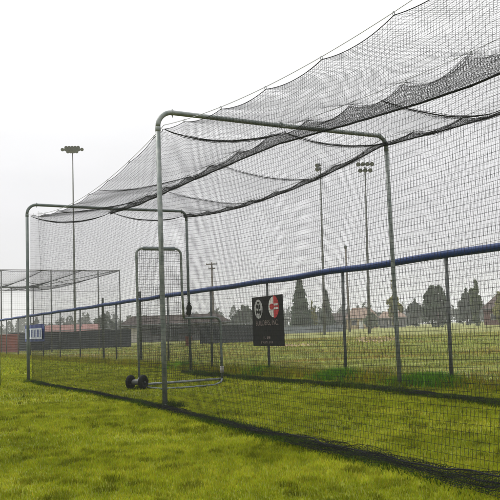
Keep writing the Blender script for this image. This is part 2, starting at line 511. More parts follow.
def side_panel(which):
    ny = int((Y2 - Y0) / MESHW)
    ys = np.linspace(Y0, Y2 - .03, ny)
    nz_ = 44
    def surf(y, t):
        """t: 0 at the cable, 1 at the ground"""
        zt = cable_z(which, y) - edge_drop(which, y)
        xt = (X0 + .06) if which == 'L' else (X1 - .05)
        xb = xl(y) if which == 'L' else xr(y)
        sg = -1 if which == 'L' else 1
        z = (zt + edge_drop(which, y) * np.clip(t * 2.2, 0, 1)) * (1 - t) + .015 * t
        belly = np.sin(np.pi * t) * (.03 + .05 * (vnoise(y * .5, t * 1.5, 3) - .5))
        x = xt + (xb - xt) * (t ** 1.25) + belly * (-.6 if which == 'L' else -.8) * (1 if which == 'L' else 1)
        x = x + .02 * (vnoise(y * 1.1, t * 2, 11) - .5) + .006 * (vnoise(y * 4, t * 7, 12) - .5)
        yy = y + .025 * (vnoise(y * .9, t * 2.2, 5) - .5) * np.sin(np.pi * np.clip(t, 0, 1))
        return np.stack(np.broadcast_arrays(x, yy, z), -1)
    mb = MB()
    tt = np.linspace(0, 1, nz_)
    P = surf(ys[:, None], tt[None, :])
    mb.tubes(P - OFF, TW, 3)
    nh = int(3.3 / MESH)
    yy = np.linspace(Y0, Y2 - .03, 420)
    th = np.linspace(0, 1, nh)
    P = surf(yy[None, :], th[:, None])
    mb.tubes(P - OFF, TW, 3)
    o = mb.build('side_panel', M['twine'], net)
    e_ = MB()
    yy = np.linspace(Y0, Y2 - .03, 900)
    e_.tubes((surf(yy, np.zeros_like(yy)) - OFF)[None], .0038, 5)
    e_.build('edge_rope', M['rope'], o)
    # slack net lying in folds on the grass at the foot
    mb = MB()
    ny2 = int((Y2 - Y0) / .031)
    yy = np.linspace(Y0, Y2 - .1, ny2)
    sd_ = 21 + ord(which)
    def wide(y):
        b = np.interp(y, [1.5, 4, 5.5, 7, 8.5, 12, 16], [.14, .125, .095, .062, .045, .04, .04]) if which == 'L' else np.interp(y, [2, 8, 12, 16], [.09, .075, .06, .05])
        return b * (.35 + 1.3 * vnoise(y * 1.6, y * 0 + 2.2, sd_))
    for lay in range(2):
        def sheet(y, v):
            wy = wide(y)
            fold_ = vnoise(y * 3.2 + lay * 7, v * 3.5 + lay * 3, sd_ + lay) - .45
            fine_ = vnoise(y * 11 + lay * 5, v * 9 + lay, sd_ + 9) - .5
            xo = wy * (1.1 - 2.0 * v) + wy * .55 * fold_ + .025 * fine_
            zo = .035 + .012 * lay + wy * .50 * np.clip(fold_, -.1, 1) * np.sin(np.pi * np.clip(v, .05, .95)) + .02 * fine_
            xb_ = xl(y) if which == 'L' else xr(y)
            return np.stack(np.broadcast_arrays(xb_ + xo, y + .03 * fold_, np.maximum(zo, .01)), -1)
        mb.tubes(sheet(yy[:, None], np.linspace(0, 1, 12)[None, :]) - OFF, .0013, 3)
        mb.tubes(sheet(yy[None, :], np.linspace(0, 1, 6)[:, None]) - OFF, .0013, 3)
    for q in range(2):
        wy = wide(yy)
        xb_ = xl(yy) if which == 'L' else xr(yy)
        xq = xb_ + wy * (.35 * math.cos(q * .9) + .5 * (vnoise(yy * 1.7, yy * 0 + q * 5, sd_ + 3) - .5)) + .012 * np.sin(yy * 19 + q)
        zq = .02 + wy * .22 * abs(math.sin(q * .9)) + .02 * vnoise(yy * 4, yy * 0 + q, sd_ + 4)
        mb.tubes((np.stack([xq, yy, zq], -1) - OFF)[None], .005, 5)
    mb.build('gathered_foot', M['twine'], o)
    return o
side_panel('L')
side_panel('R')

# roof: two bays sagging between three cables, a gathered fold under the middle cable, cross ropes
ROPES = {True: [(8.60, 1.0), (11.3, .45), (13.7, .55), (15.86, 1.0)], False: [(6.55, .8), (8.60, .9), (10.6, .55), (12.9, .5), (15.86, .9)]}
def rope_w(y, left):
    y = np.asarray(y, float)[..., None]
    rp = np.array(ROPES[left])
    return (rp[:, 1] * np.exp(-np.abs(y - rp[:, 0]) / .34)).max(-1)
def fold_depth(y):
    return np.interp(y, [1.4, 4.8, 6.7, 8.6, 9.8, 11.5, 14.2, 15.9], [.30, .26, .235, .17, .11, .085, .08, .03])
def fold_right(y):
    return np.interp(y, [1.4, 5, 7, 8.6, 10, 16], [.12, .10, .08, .06, .055, .05])
def bay(y, u, left):
    """u 0..1 across one bay"""
    ya = np.asarray(y, float)
    a, b = ('L', 'C') if left else ('C', 'R')
    za = cable_z(a, ya)
    zb = cable_z(b, ya)
    xa = X0 + .06 if left else XC
    xb = XC if left else X1 - .05
    sag = (.035 + .16 * rope_w(ya, left) + .03 * (vnoise(ya * .7, u * 2, 51) - .5)) * (4 * u * (1 - u)) ** .8
    sag = sag + .015 * np.sin(np.pi * u) * (vnoise(ya * 2.2, u * 3 + 9, 52) - .5)
    z = za * (1 - u) + zb * u - sag - edge_drop(a, ya) * (1 - u) ** 6 - edge_drop(b, ya) * u ** 6
    x = xa + (xb - xa) * u + .015 * (vnoise(ya * 1.3, u * 3, 53) - .5) * np.sin(np.pi * u)
    return np.stack(np.broadcast_arrays(x, ya, z), -1)
def roof_panel(left):
    mb = MB()
    ys = np.linspace(Y0, Y2 - .03, int((Y2 - Y0) / .038))
    us = np.linspace(0, 1, 34)
    mb.tubes(bay(ys[:, None], us[None, :], left) - OFF, TW * .85, 3)
    yy = np.linspace(Y0, Y2 - .03, 460)
    ul = np.linspace(0, 1, 42)
    mb.tubes(bay(yy[None, :], ul[:, None], left) - OFF, TW * .85, 3)
    o = mb.build('roof_panel', M['twine'], net)
    for yr, wt in ROPES[left]:
        rb = MB()
        uu = np.linspace(0, 1, 40)
        P = bay(np.full_like(uu, yr), uu, left)
        rad = (.0095 * wt * (.35 + .65 * np.sin(np.pi * uu) ** .7))[None]
        rb.tubes((P - OFF)[None], rad, 6)
        for q in range(3):                                # net bunched along the rope
            P2 = P.copy()
            P2[:, 2] += (-.012 * q + .01) * np.sin(np.pi * uu)
            P2[:, 1] += .02 * (q - 1) + .012 * np.sin(uu * 23 + q * 2)
            rb.tubes((P2 - OFF)[None], rad * .45, 4)
        rb.build('cross_rope', M['rope'], o)
    return o
roof_panel(True)
roof_panel(False)

def fold(which):
    """slack roof net doubled up and hanging below a cable: six layers, scalloped above, smooth below"""
    mb = MB()
    ys = np.linspace(Y0, Y2 - .03, int((Y2 - Y0) / (MESH * .8)))
    xc = XC if which == 'C' else X1 - .05
    fd = fold_depth if which == 'C' else fold_right
    def surf(y, v, lay):
        ya = np.asarray(y, float)
        top = cable_z(which, ya) - edge_drop(which, ya) * 1.5
        low = cable_z(which, ya) - fd(ya) * (1 + .10 * np.sin((ya - Y1) * 1.3)) - .02
        low = np.minimum(low, top - .02)
        z = top * (1 - v) + low * v
        wv = .05 * np.sin(np.pi * v) * (lay - 2.5) * .7 + .03 * (vnoise(ya * 3 + lay * 9, v * 2, 61) - .5)
        yo = ya + .02 * lay + .03 * (vnoise(ya * 2, v * 2 + lay * 4, 62) - .5)
        return np.stack(np.broadcast_arrays(xc + wv, yo, z), -1)
    for lay in range(6):
        mb.tubes(surf(ys[:, None], np.linspace(0, 1, 6)[None, :], lay) - OFF, TW * 1.1, 3)
        yy = np.linspace(Y0, Y2 - .03, 460)
        mb.tubes(surf(yy[None, :], np.linspace(0, 1, 6)[:, None], lay) - OFF, TW * 1.1, 3)
    o = mb.build('roof_fold', M['twine'], net)
    rb = MB()
    yy = np.linspace(Y0, Y2 - .03, 500)
    rb.tubes((surf(yy, np.ones_like(yy), 2.5) - OFF)[None], .012 if which == 'C' else .009, 6)
    rb.build('fold_rope', M['rope'], o)
    return o
fold('C')
fold('R')

# end panel
mb = MB()
def endsurf(x, t):
    s = (x - X0) / (X1 - X0)
    sag = np.where(s < .5, .20 * (16 * s * (.5 - s)), .22 * (16 * (s - .5) * (1 - s)))
    zt = 3.6 - sag
    z = zt * (1 - t) + .015 * t
    y = Y2 - .03 - .16 * t + .10 * (vnoise(x * 1.2, t * 2, 71) - .5) * np.sin(np.pi * t) - .12 * np.sin(np.pi * t)
    return np.stack(np.broadcast_arrays(x, y, z), -1)
xs = np.linspace(X0 + .22, X1 - .05, 108)
mb.tubes(endsurf(xs[:, None], np.linspace(0, 1, 20)[None, :]) - OFF, TW, 3)
xs2 = np.linspace(X0 + .22, X1 - .05, 60)
mb.tubes(endsurf(xs2[None, :], np.linspace(0, 1, 74)[:, None]) - OFF, TW, 3)
ep = mb.build('end_panel', M['twine'], net)
MB().tubes((endsurf(np.full(20, X0 + .22), np.linspace(0, 1, 20)) - OFF)[None], .0022, 5).build('edge_rope', M['rope'], ep)

# snap clips at every scallop peak seen in the picture
for which, xc in (('L', X0 + .06), ('C', XC), ('R', X1 - .05)):
    k0 = int(math.ceil((3.2 - 7.05) / CLIP))
    k1 = int((Y2 - .2 - 7.05) / CLIP)
    for k in range(k0, k1 + 1):
        y = 7.05 + k * CLIP
        z = float(cable_z(which, y))
        a = np.linspace(0, 2 * math.pi, 11)
        P = np.stack([xc + .009 * np.cos(a), np.full_like(a, y), z + .010 + .019 * np.sin(a)], -1)
        MB().tubes((P - OFF)[None], .003, 5).build('snap_clip', M['clamp'], net)

for which, xc, lab in (('L', X0 + .06, 'thin steel cable carrying the near upper edge of the net'),
                       ('C', XC, 'thin steel cable over the middle of the net roof'),
                       ('R', X1 - .05, 'thin steel cable carrying the net edge next to the blue capped fence')):
    yy = np.linspace(Y0 - .05, Y2 + .05, 160)
    z = cable_z(which, np.clip(yy, Y0, Y2)) + .022
    o = MB().tubes(np.stack([np.full_like(yy, xc), yy, z], -1)[None], .004, 5).build('steel_cable', M['cable'])
    tag(o, lab, 'cable', 'steel cables over the batting cage')

# ------------------------------------------------------------------ pitching screen
scr = thing('pitching_screen', 'L shaped pipe screen with net and black wheels standing in the cage', 'screen', (4.57, 12.3, 0))
pr = .021
wS, hS, wN, hN = 1.56, 2.36, .83, 1.14
rb = .11
fr = [(0, 0, .03), (0, 0, 1.0)] + arc((rb, 0, hS - rb), rb, math.pi, math.pi / 2, 8, (1, 0, 0), (0, 0, 1))
fr += arc((wN - rb, 0, hS - rb), rb, math.pi / 2, 0, 8, (1, 0, 0), (0, 0, 1)) + [(wN, 0, 1.6), (wN + .02, 0, hN)]
MB().tube(fr, pr, 10).build('upper_frame', M['pipe'], scr, True)
fr2 = [(wN + .02, 0, hN)] + arc((wS - rb, 0, hN - rb), rb, math.pi / 2, 0, 8, (1, 0, 0), (0, 0, 1)) + [(wS, 0, .5), (wS, 0, .03)]
MB().tube(fr2, pr, 10).build('lower_frame', M['pipe_far'], scr, True)
MB().tube([(0, 0, .05), (wS, 0, .05)], pr, 10).build('bottom_bar', M['pipe'], scr, True)
MB().tube([(0, 0, .05), (-.02, -.5, .03), (.04, -.92, .025), (.5, -1.0, .025), (.95, -.93, .025), (1.28, -.5, .03), (wS, 0, .05)], .016, 10).build('base_frame', M['pipe_far'], scr, True)
MB().tube([(.12, 0, hS), (wN - .12, 0, hS)], .034, 12).build('padding', M['pad'], scr, True)
MB().tube([(wS, 0, .15), (wS + .004, 0, .27)], .034, 12).build('padding', M['white_pad'], scr, True)
mb = MB()
def scrsurf(x, z):
    return np.stack(np.broadcast_arrays(x, .05 * np.sin(np.pi * np.clip(x / wS, 0, 1)) * np.sin(np.pi * z / hS) + .02 * (vnoise(x * 5, z * 5, 81) - .5), z), -1)
for x in np.arange(.02, wS, .036):
    top = hS if x < wN else hN
    zz = np.linspace(.05, top, 24)
    mb.tubes(scrsurf(np.full_like(zz, x), zz)[None], .0026, 3)
for z in np.arange(.07, hS, .045):
    xe = wS if z < hN else wN
    xx = np.linspace(0, xe, 16)
    mb.tubes(scrsurf(xx, np.full_like(xx, z))[None], .0026, 3)
mb.build('net', M['twine'], scr)
axd = np.array([.55, -.835, 0])
axc = np.array([-.17, -.35, .12])
MB().tube([axc - axd * .17, axc + axd * .17], .012, 8).build('axle', M['post'], scr)
for x in (-.125, .125):
    cw = axc + axd * x
    wl = MB().lathe([(.05, -.032), (.10, -.032), (.114, -.02), (.119, 0), (.114, .02), (.10, .032), (.05, .032), (.05, -.032)], cw, 28, axd).build('wheel', M['tyre'], scr, True)
    MB().lathe([(0, -.024), (.049, -.028), (.049, .028), (0, .024)], cw, 20, axd).build('hub', M['tyre'], wl)
MB().lathe([(0, -.08), (.04, -.08), (.044, -.06), (.044, .06), (.04, .08), (0, .08)], axc, 16, axd).build('wheel_spacer', M['pole'], scr)
MB().tube([(0, 0, .16), axc + np.array([0, 0, .0])], .016, 8).build('wheel_bracket', M['pipe'], scr)

# dark bundle on the far arch
prof = [(0, -.13), (.03, -.125), (.055, -.09), (.05, -.03), (.062, .03), (.05, .08), (.028, .12), (.035, .15), (.02, .17), (0, .172)]
mb = MB().lathe(prof, (0, 0, .12), 16)
V_ = mb.V[0]
a_ = np.arctan2(V_[:, 1], V_[:, 0])
V_[:, :2] *= (1 + .22 * np.sin(a_ * 3 + V_[:, 2] * 9) + .12 * np.sin(a_ * 5 - V_[:, 2] * 14))[:, None]
mb.tube([(-.05, 0, .16), (0, -.055, .165), (.05, 0, .17), (0, .055, .165), (-.05, 0, .16)], .006, 5)
b_ = mb.build('cloth_bundle', M['dark_cloth'], None, True)
b_.location = (X1 - .01, Y2 - .02, 1.28)
tag(b_, 'small dark bundle tied to the right post of the far arch', 'bundle')

# ------------------------------------------------------------------ chain link fence with blue cap
FX, FH = 7.763, 1.872
FY0, FY1 = 3.05, 52.0
fence = thing('chain_link_fence', 'long grey chain link fence with round dark blue cap beside the cage', 'fence', (FX, 8.25, 0))
FO = np.array([FX, 8.25, 0.])
posts = [3.05, 5.65, 8.25, 10.80, 13.42, 16.05, 18.65, 22.8, 26.7, 29.4, 32.05, 34.4, 36.9, 39.6, 42.3, 45.0, 47.7, 50.4]
for y in posts:
    MB().tube([(FX, y + .03, -.05), (FX, y + .005, .9), (FX, y - .02, FH - .05)] - FO, .027, 10).build('post', M['post'], fence, True)
for y, hh in ((20.95, 2.12), (24.4, 2.12)):
    MB().tube([(FX + .1, y, -.05), (FX + .1, y, hh - .02), (FX + .1, y, hh)] - FO, .037, 12).build('tall_post', M['post'], fence, True)
n = int((FY1 - FY0) / .076)
zz = np.linspace(.02, FH - .05, 48)
zig = np.where(np.arange(48) % 2 == 0, 0, 1) * .076
P = np.zeros((n, 48, 3))
P[..., 0] = FX + .035 + .006 * np.where(np.arange(48) % 2 == 0, -1, 1)[None]
P[..., 1] = FY0 + np.arange(n)[:, None] * .076 + zig[None]
P[..., 2] = zz[None]
MB().tubes(P - FO, .0014, 3).build('chain_link_mesh', M['chain'], fence)
yy = np.linspace(FY0, FY1, 330)
capz = FH - .005 + .006 * np.sin(yy * 2.4) + .012 * (vnoise(yy * .8, yy * 0, 91) - .5)
MB().tubes((np.stack([np.full_like(yy, FX), yy, capz], -1) - FO)[None], .056, 14, cap=True).build('cap_rail', M['navy'], fence, True)
MB().tube([(FX + .03, FY0, .05), (FX + .03, FY1, .05)] - FO, .004, 6).build('bottom_wire', M['chain'], fence)

# ------------------------------------------------------------------ signs on the fence
def text_mesh(s, size, material, name, parent, loc, ext=.002, xscale=1.0, bold=0.0):
    cu = bpy.data.curves.new(name, 'FONT')
    cu.body = s
    cu.size = size
    cu.align_x = 'CENTER'
    cu.extrude = ext
    cu.offset = bold
    tmp = bpy.data.objects.new(name, cu)
    C.objects.link(tmp)
    bpy.context.view_layer.update()
    me = bpy.data.meshes.new_from_object(tmp.evaluated_get(bpy.context.evaluated_depsgraph_get()))
    bpy.data.objects.remove(tmp)
    me.name = name
    me.materials.clear()
    me.materials.append(material)
    o = link(bpy.data.objects.new(name, me), parent)
    # text plane stands in the y-z plane and reads from -x, running towards -y
    o.matrix_local = Matrix(((0, 0, -1, loc[0]), (-xscale, 0, 0, loc[1]), (0, 1, 0, loc[2]), (0, 0, 0, 1)))
    return o

sgn = thing('sign', 'black rectangular sign with red and white round emblem hung on fence', 'sign', (FX - .06, 13.33, 0))
SW, SZ0, SZ1 = 1.24, .56, 1.56
MB().box((0, 0, (SZ0 + SZ1) / 2), (.012, SW, SZ1 - SZ0), bev=.004).build('panel', M['sign_black'], sgn)
def plate(pts, x, th, name, material, parent):
    """flat plate in the y-z plane, given as (along, up) seen from -x with along running right"""
    v = [(x, -a, b) for a, b in pts] + [(x - th, -a, b) for a, b in pts]
    k = len(pts)
    f = [list(range(k)), list(range(2 * k - 1, k - 1, -1))] + [[i, k + i, k + (i + 1) % k, (i + 1) % k] for i in range(k)]
    return MB().add(v, f).build(name, material, parent)
def ell(cx, cz, a, b, t0=0, t1=2 * math.pi, n=28):
    return [(cx + a * math.cos(t), cz + b * math.sin(t)) for t in np.linspace(t0, t1, n, endpoint=(t1 - t0) < 6.2)]
# round crest, left
lc = (-.34, 1.31)
crest = plate(ell(lc[0], lc[1], .165, .195), -.008, .003, 'crest', M['sign_grey'], sgn)
for cx, cz, a, b in ((-.05, .055, .04, .05), (.055, .045, .035, .05), (.0, -.06, .05, .035), (-.08, -.06, .02, .045), (.085, -.075, .022, .05), (0, .13, .06, .018), (.0, .0, .014, .05)):
    plate(ell(lc[0] + cx, lc[1] + cz, a, b, n=14), -.0125, .002, 'crest_mark', M['sign_black'], crest)
# round emblem, right: half white, half red
rc = (.27, 1.33)
emb = plate(ell(rc[0], rc[1], .20, .205, math.pi / 2, 3 * math.pi / 2), -.008, .003, 'emblem', M['sign_white'], sgn)
plate(ell(rc[0] + .004, rc[1], .20, .225, -math.pi / 2, math.pi / 2), -.008, .003, 'red_half', M['sign_red'], emb)
plate(ell(rc[0] - .065, rc[1] + .01, .085, .06, n=18), -.0125, .002, 'red_mark', M['sign_red'], emb)
for dz in (.045, -.03):
    plate([(rc[0] + .02, rc[1] + dz - .018), (rc[0] + .19, rc[1] + dz - .018), (rc[0] + .19, rc[1] + dz + .018), (rc[0] + .02, rc[1] + dz + .018)], -.0125, .002, 'white_bar', M['sign_white'], emb)
text_mesh('BUILDERS, INC.', .15, M['sign_dim'], 'lettering', sgn, (-.0085, .02, .975), .001, .9)
def small_print(z, a0, a1, hh):                          # rows of print too small to read in the picture
    a = a0
    row = MB()
    while a < a1:
        if random.random() < .2: a += hh * .5; continue
        ww = hh * random.uniform(.16, .26)
        row.box((-.0095, -a, z + hh / 2 - random.choice((0, 0, hh * .12))), (.002, ww, hh * random.choice((1, .75, .75))))
        if random.random() < .6: row.box((-.0095, -a - ww, z + random.choice((.12, .5, .7)) * hh), (.002, hh * .4, hh * .16))
        a += hh * random.uniform(.55, .75)
    row.build('small_print', M['sign_dim'], sgn)
small_print(.70, -.16, .12, .06)
small_print(.61, -.26, .24, .055)
for a in (-.58, .58):
    for z in (SZ0 + .04, SZ1 - .04):
        MB().tube([(-.012, a, z), (.09, a, z), (.10, a, z + .03)], .004, 5).build('tie', M['clamp'], sgn)

ban = thing('banner', 'blue bordered white banner tied to the far left stretch of fence', 'banner', (FX - .06, 33.4, 0))
BW, BZ0, BZ1 = 3.3, .74, 1.46
mb = MB()
nB = 24
ysb = np.linspace(-BW / 2, BW / 2, nB)
wav = .02 * np.sin(ysb * 3.1) + .012 * np.sin(ysb * 7)
v = [(wav[i] - .004, ysb[i], z) for z in (BZ0, BZ1) for i in range(nB)] + [(wav[i] + .004, ysb[i], z) for z in (BZ0, BZ1) for i in range(nB)]
f = []
for i in range(nB - 1):
    a, b_2 = i, nB + i
    f += [[a, a + 1, b_2 + 1, b_2], [2 * nB + a + 1, 2 * nB + a, 2 * nB + b_2, 2 * nB + b_2 + 1], [b_2, b_2 + 1, 2 * nB + b_2 + 1, 2 * nB + b_2], [a + 1, a, 2 * nB + a, 2 * nB + a + 1]]
mb.add(v, f).build('cloth', M['sign_blue'], ban)
plate([(-1.45, BZ0 + .12), (1.52, BZ0 + .10), (1.52, BZ1 - .17), (-1.45, BZ1 - .15)], -.045, .004, 'white_panel', M['banner_white'], ban)
for k, (a, ww, z0, z1) in enumerate([(-1.1, .13, .92, 1.24), (-.82, .10, .92, 1.24), (-.68, .10, .92, 1.24), (-.36, .12, .92, 1.24), (-.1, .10, .92, 1.24), (.16, .13, .92, 1.22), (.45, .1, .92, 1.24), (.72, .12, .92, 1.24), (.9, .10, .92, 1.24), (1.2, .13, .92, 1.22)]):
    plate([(a, z0), (a + ww, z0), (a + ww, z1), (a, z1)], -.0505, .003, 'letter_stroke', M['sign_blue'], ban)
for a in (-1.6, 1.6):
    MB().tube([(-.02, a, BZ1 - .05), (.09, a, BZ1 - .02)], .006, 5).build('tie', M['clamp'], ban)

# ------------------------------------------------------------------ second cage beyond the fence
c2 = thing('batting_cage', 'smaller hazy batting cage standing beyond the fence at far left', 'cage', (11.5, 50, 0))
O2 = np.array([11.5, 50, 0.])
H2 = 4.75
front = [8.35, 11.13, 13.92, 15.25]
for x in front:
    MB().tube([(x, 44, -.05), (x, 44, 2), (x, 44, H2)] - O2, .038, 8).build('post', M['pole'], c2, True)
for x in (8.9, 11.95, 13.55):
    MB().tube([(x, 59, -.05), (x, 59, 2), (x, 59, H2)] - O2, .038, 8).build('post', M['pole'], c2, True)
MB().tube([(8.0, 44, H2), (15.3, 44, H2 - .02)] - O2, .022, 8).build('crossbar', M['pole'], c2, True)
MB().tube([(8.0, 59, H2), (14.0, 59, H2)] - O2, .055, 8).build('crossbar', M['pipe_far'], c2, True)
for (xa, xb) in ((8.35, 8.9), (15.25, 13.55)):
    MB().tube([(xa, 44, H2), (xb, 59, H2)] - O2, .02, 8).build('side_rail', M['pipe_far'], c2, True)
mb = MB()
def roof2(u, v):
    x = (8.35 + 6.9 * u) * (1 - v) + (8.9 + 4.65 * u) * v
    y = 44 + 15 * v
    z = H2 - .03 - .35 * (4 * v * (1 - v)) * (.6 + .4 * np.abs(np.sin(u * 3 * np.pi))) - .25 * np.abs(np.sin(u * 3 * np.pi)) * (.3 + v * .7) * 1.0
    return np.stack(np.broadcast_arrays(x, y, z), -1)
mb.tubes(roof2(np.linspace(0, 1, 62)[:, None], np.linspace(0, 1, 30)[None]) - O2, .003, 3)
mb.tubes(roof2(np.linspace(0, 1, 50)[None], np.linspace(0, 1, 110)[:, None]) - O2, .003, 3)
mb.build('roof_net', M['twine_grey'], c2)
mb = MB()
for v in (.0, .33, .66, 1.0):
    mb.tubes((roof2(np.linspace(0, 1, 60), np.full(60, v)) - O2)[None], .014, 5)
for u in (0, .333, .667, 1):
    mb.tubes((roof2(np.full(60, u), np.linspace(0, 1, 60)) - O2)[None], .018, 5)
mb.build('roof_rope', M['rope'], c2)
mb = MB()
for z in np.arange(.1, H2, .125):
    mb.tube([(8.35, 44, z), (15.25, 44, z)] - O2, .0024, 3, cap=False)
for x in np.arange(8.35, 15.25, .125):
    mb.tube([(x, 44, .05), (x, 44, H2)] - O2, .0024, 3, cap=False)
for z in (1.6, 2.5, 3.5):
    mb.tube([(8.0, 44.02, z), (15.25, 44.02, z)] - O2, .008, 4, cap=False)
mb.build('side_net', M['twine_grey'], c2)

# thin post at the left border of the picture
gp = MB().tube([(0, 0, -.1), (0, 0, .9), (0, 0, 1.9), (0, 0, 1.92)], .035, 12).build('steel_post', M['post_dark'], None, True)
gp.location = (2.875, 15.46, 0)
tag(gp, 'dark green steel post standing alone at the left border of the picture', 'post')

# ------------------------------------------------------------------ windscreen fence, red box, buildings
ws = thing('windscreen_fence', 'low fence hung with dark grey windscreen across the back of the field', 'fence', (17, 50, 0))
WA, WB_ = np.array([10.4, 52.6]), np.array([26.5, 46.4])
Lw = np.linalg.norm(WB_ - WA)
dw = (WB_ - WA) / Lw
nP = 9
for fa, fb in ((0.0, .47), (.74, 1.0)):                 # two stretches of screen, bare fence in front of the dugout
    mb = MB()
    ss = np.linspace(Lw * fa, Lw * fb, 60)
    sway = .03 * np.sin(ss * 2.1)
    topz = 1.24 + .02 * np.sin(ss * 2.6)
    v = []
    for off in (-.006, .006):
        for zf in (0.02, 1):
            for i, s_ in enumerate(ss):
                p = WA + dw * s_ + np.array([-dw[1], dw[0]]) * (sway[i] + off)
                v.append((p[0] - 17, p[1] - 50, zf if zf < .5 else topz[i]))
    f = []
    for i in range(59):
        f += [[i, i + 1, 60 + i + 1, 60 + i], [120 + i + 1, 120 + i, 180 + i, 180 + i + 1], [60 + i, 60 + i + 1, 180 + i + 1, 180 + i]]
    mb.add(v, f).build('windscreen', M['windscreen'], ws)
mb = MB()
for k in range(int(Lw / .11)):
    p = WA + dw * k * .11 - np.array([17, 50])
    zg = np.linspace(.03, 1.3, 24)
    q_ = np.where(np.arange(24) % 2 == 0, 0, .11)
    mb.tubes(np.stack([p[0] + dw[0] * q_, p[1] + dw[1] * q_, zg], -1)[None], .0018, 3)
mb.tube([(WA[0] - 17, WA[1] - 50, 1.31), (WB_[0] - 17, WB_[1] - 50, 1.31)], .022, 8)
mb.build('chain_link_mesh', M['chain'], ws)
for k in range(nP):
    p = WA + dw * Lw * k / (nP - 1) + np.array([-dw[1], dw[0]]) * .07
    MB().tube([(p[0] - 17, p[1] - 50, 0), (p[0] - 17, p[1] - 50, 1.36)], .03, 8).build('post', M['post'], ws, True)

bx, by = polar(7.5, 50.5)
rbx = thing('equipment_box', 'rust red equipment box beyond the fence at far left', 'box', (bx, by, 0), -.2)
MB().box((0, 0, .55), (1.15, .8, 1.1), bev=.02).build('body', M['red_box'], rbx)
MB().box((0, 0, 1.135), (1.22, .87, .06), bev=.015).build('lid', M['red_box'], rbx)
for x in (-.35, 0, .35):
    MB().box((x, -.41, .55), (.05, .03, 1.04)).build('slat', M['red_box'], rbx)
px_, py_ = polar(185.6, 47)
can = thing('trash_can', 'small red trash can on the grass before the windscreen', 'can', (px_, py_, 0))
MB().lathe([(0, .0), (.17, .0), (.2, .6), (.205, .62)], (0, 0, 0), 16).build('body', M['red_box'], can, True)
MB().lathe([(.215, .622), (.215, .66), (.1, .72), (0, .73)], (0, 0, 0), 16).build('lid', M['dark_cloth'], can, True)

def building(name, label, cat, px0, px1, D, eave, ridge, depth, wall, roof, hip=0.0, oh=.4, windows=(), doors=(), skew=0.0, base=0.0):
    """gabled or hipped house whose long side faces the field"""
    xa, ya = polar(px0, D)
    xb, yb = polar(px1, D + skew)
    t = thing(name, label, cat, ((xa + xb) / 2, (ya + yb) / 2, 0), math.atan2(yb - ya, xb - xa))
    Lh = math.hypot(xb - xa, yb - ya) / 2
    mb = MB().box((0, depth / 2, eave / 2), (2 * Lh, depth, eave))
    if not hip:
        for sx_ in (-Lh, Lh):
            mb.add([(sx_, 0, eave), (sx_, depth, eave), (sx_, depth / 2, ridge - .08)], [[0, 1, 2]])
    mb.build('wall', wall, t)
    a = Lh + oh
    rd = hip if hip else 0
    y0, y1, ym = -oh, depth + oh, depth / 2
    th = .14
    ez = eave - .05
    v = [(-a, y0, ez), (a, y0, ez), (a, y1, ez), (-a, y1, ez), (-a + rd, ym, ridge), (a - rd, ym, ridge)]
    v += [(x, y, z + th) for x, y, z in v]
    f = [[0, 1, 5, 4][::-1], [2, 3, 4, 5][::-1], [6, 7, 11, 10], [8, 9, 10, 11], [0, 6, 7, 1][::-1], [2, 8, 9, 3][::-1]]
    if hip: f += [[1, 2, 5][::-1], [3, 0, 4][::-1], [7, 8, 11], [9, 6, 10], [1, 7, 8, 2][::-1], [3, 9, 6, 0][::-1]]
    else: f += [[0, 4, 10, 6], [3, 9, 10, 4], [1, 7, 11, 5], [2, 5, 11, 8]]
    MB().add(v, f).build('roof', roof, t)
    MB().tube([(-a, y0 - .06, ez + .04), (a, y0 - .06, ez + .04)], .07, 8).build('gutter', M['post'], t, True)
    MB().tube([(Lh * .35, ym - .8, eave), (Lh * .35, ym - .8, ridge + .25)], .09, 8).build('vent_pipe', M['post'], t, True)
    for (fx, z0, ww, hh) in windows:
        x = fx * Lh
        o = MB().box((x, -.02, z0 + hh / 2), (ww + .2, .08, hh + .2)).build('window', M['brown_roof'] if name == 'dugout' else M['cream_wall'], t)
        MB().box((x, -.05, z0 + hh / 2), (ww, .06, hh)).build('pane', M['dark_glass'], o)
    for (fx, ww, hh, mm) in doors:
        MB().box((fx * Lh, -.03, hh / 2), (ww, .08, hh)).build('door', mm, t)
    return t

building('dugout', 'long low grey dugout building with dark brown roof beyond the fence', 'building', 121, 224, 80, 1.75, 2.62, 4.5, M['grey_wall'], M['brown_roof'], hip=1.3, oh=.45,
         windows=((-.35, .75, 1.2, .6), (.2, .75, 1.6, .6), (.62, .7, 1.5, .6)), doors=((-.82, .8, 1.55, M['cream_wall']), (-.05, 1.2, 1.6, M['dark_glass'])))
building('clubhouse', 'long pale building with faded red roof far behind the banner', 'building', 45, 96, 150, 1.6, 3.0, 6, M['cream_wall'], M['red_roof'], hip=0, oh=.4,
         windows=((-.6, .6, 1.2, .7), (0, .6, 1.2, .7), (.6, .6, 1.2, .7)))
building('house', 'tan house with weathered brown roof between the pole and yellow tree', 'house', 343, 374, 190, 2.6, 5.1, 8, M['tan_wall'], M['house_roof'], hip=2.0,
         windows=((-.5, 1, 1.2, 1.1), (.4, 1, 1.6, 1.1)), doors=((-.05, 1, 2.0, M['white_trim']),))
building('house', 'small brown roofed house just left of the tan house', 'house', 329, 345, 200, 2.4, 4.2, 7, M['grey_wall'], M['brown_roof'], hip=0,
         windows=((-.4, .9, 1, 1), (.4, .9, 1, 1)))
building('house', 'low dark roofed house right of the tan house, behind the yellow tree', 'house', 376, 402, 205, 2.5, 4.1, 7, M['grey_wall'], M['house_roof'], hip=1.5,
         windows=((-.5, 1, 1.1, 1), (.3, 1, 1.1, 1)))
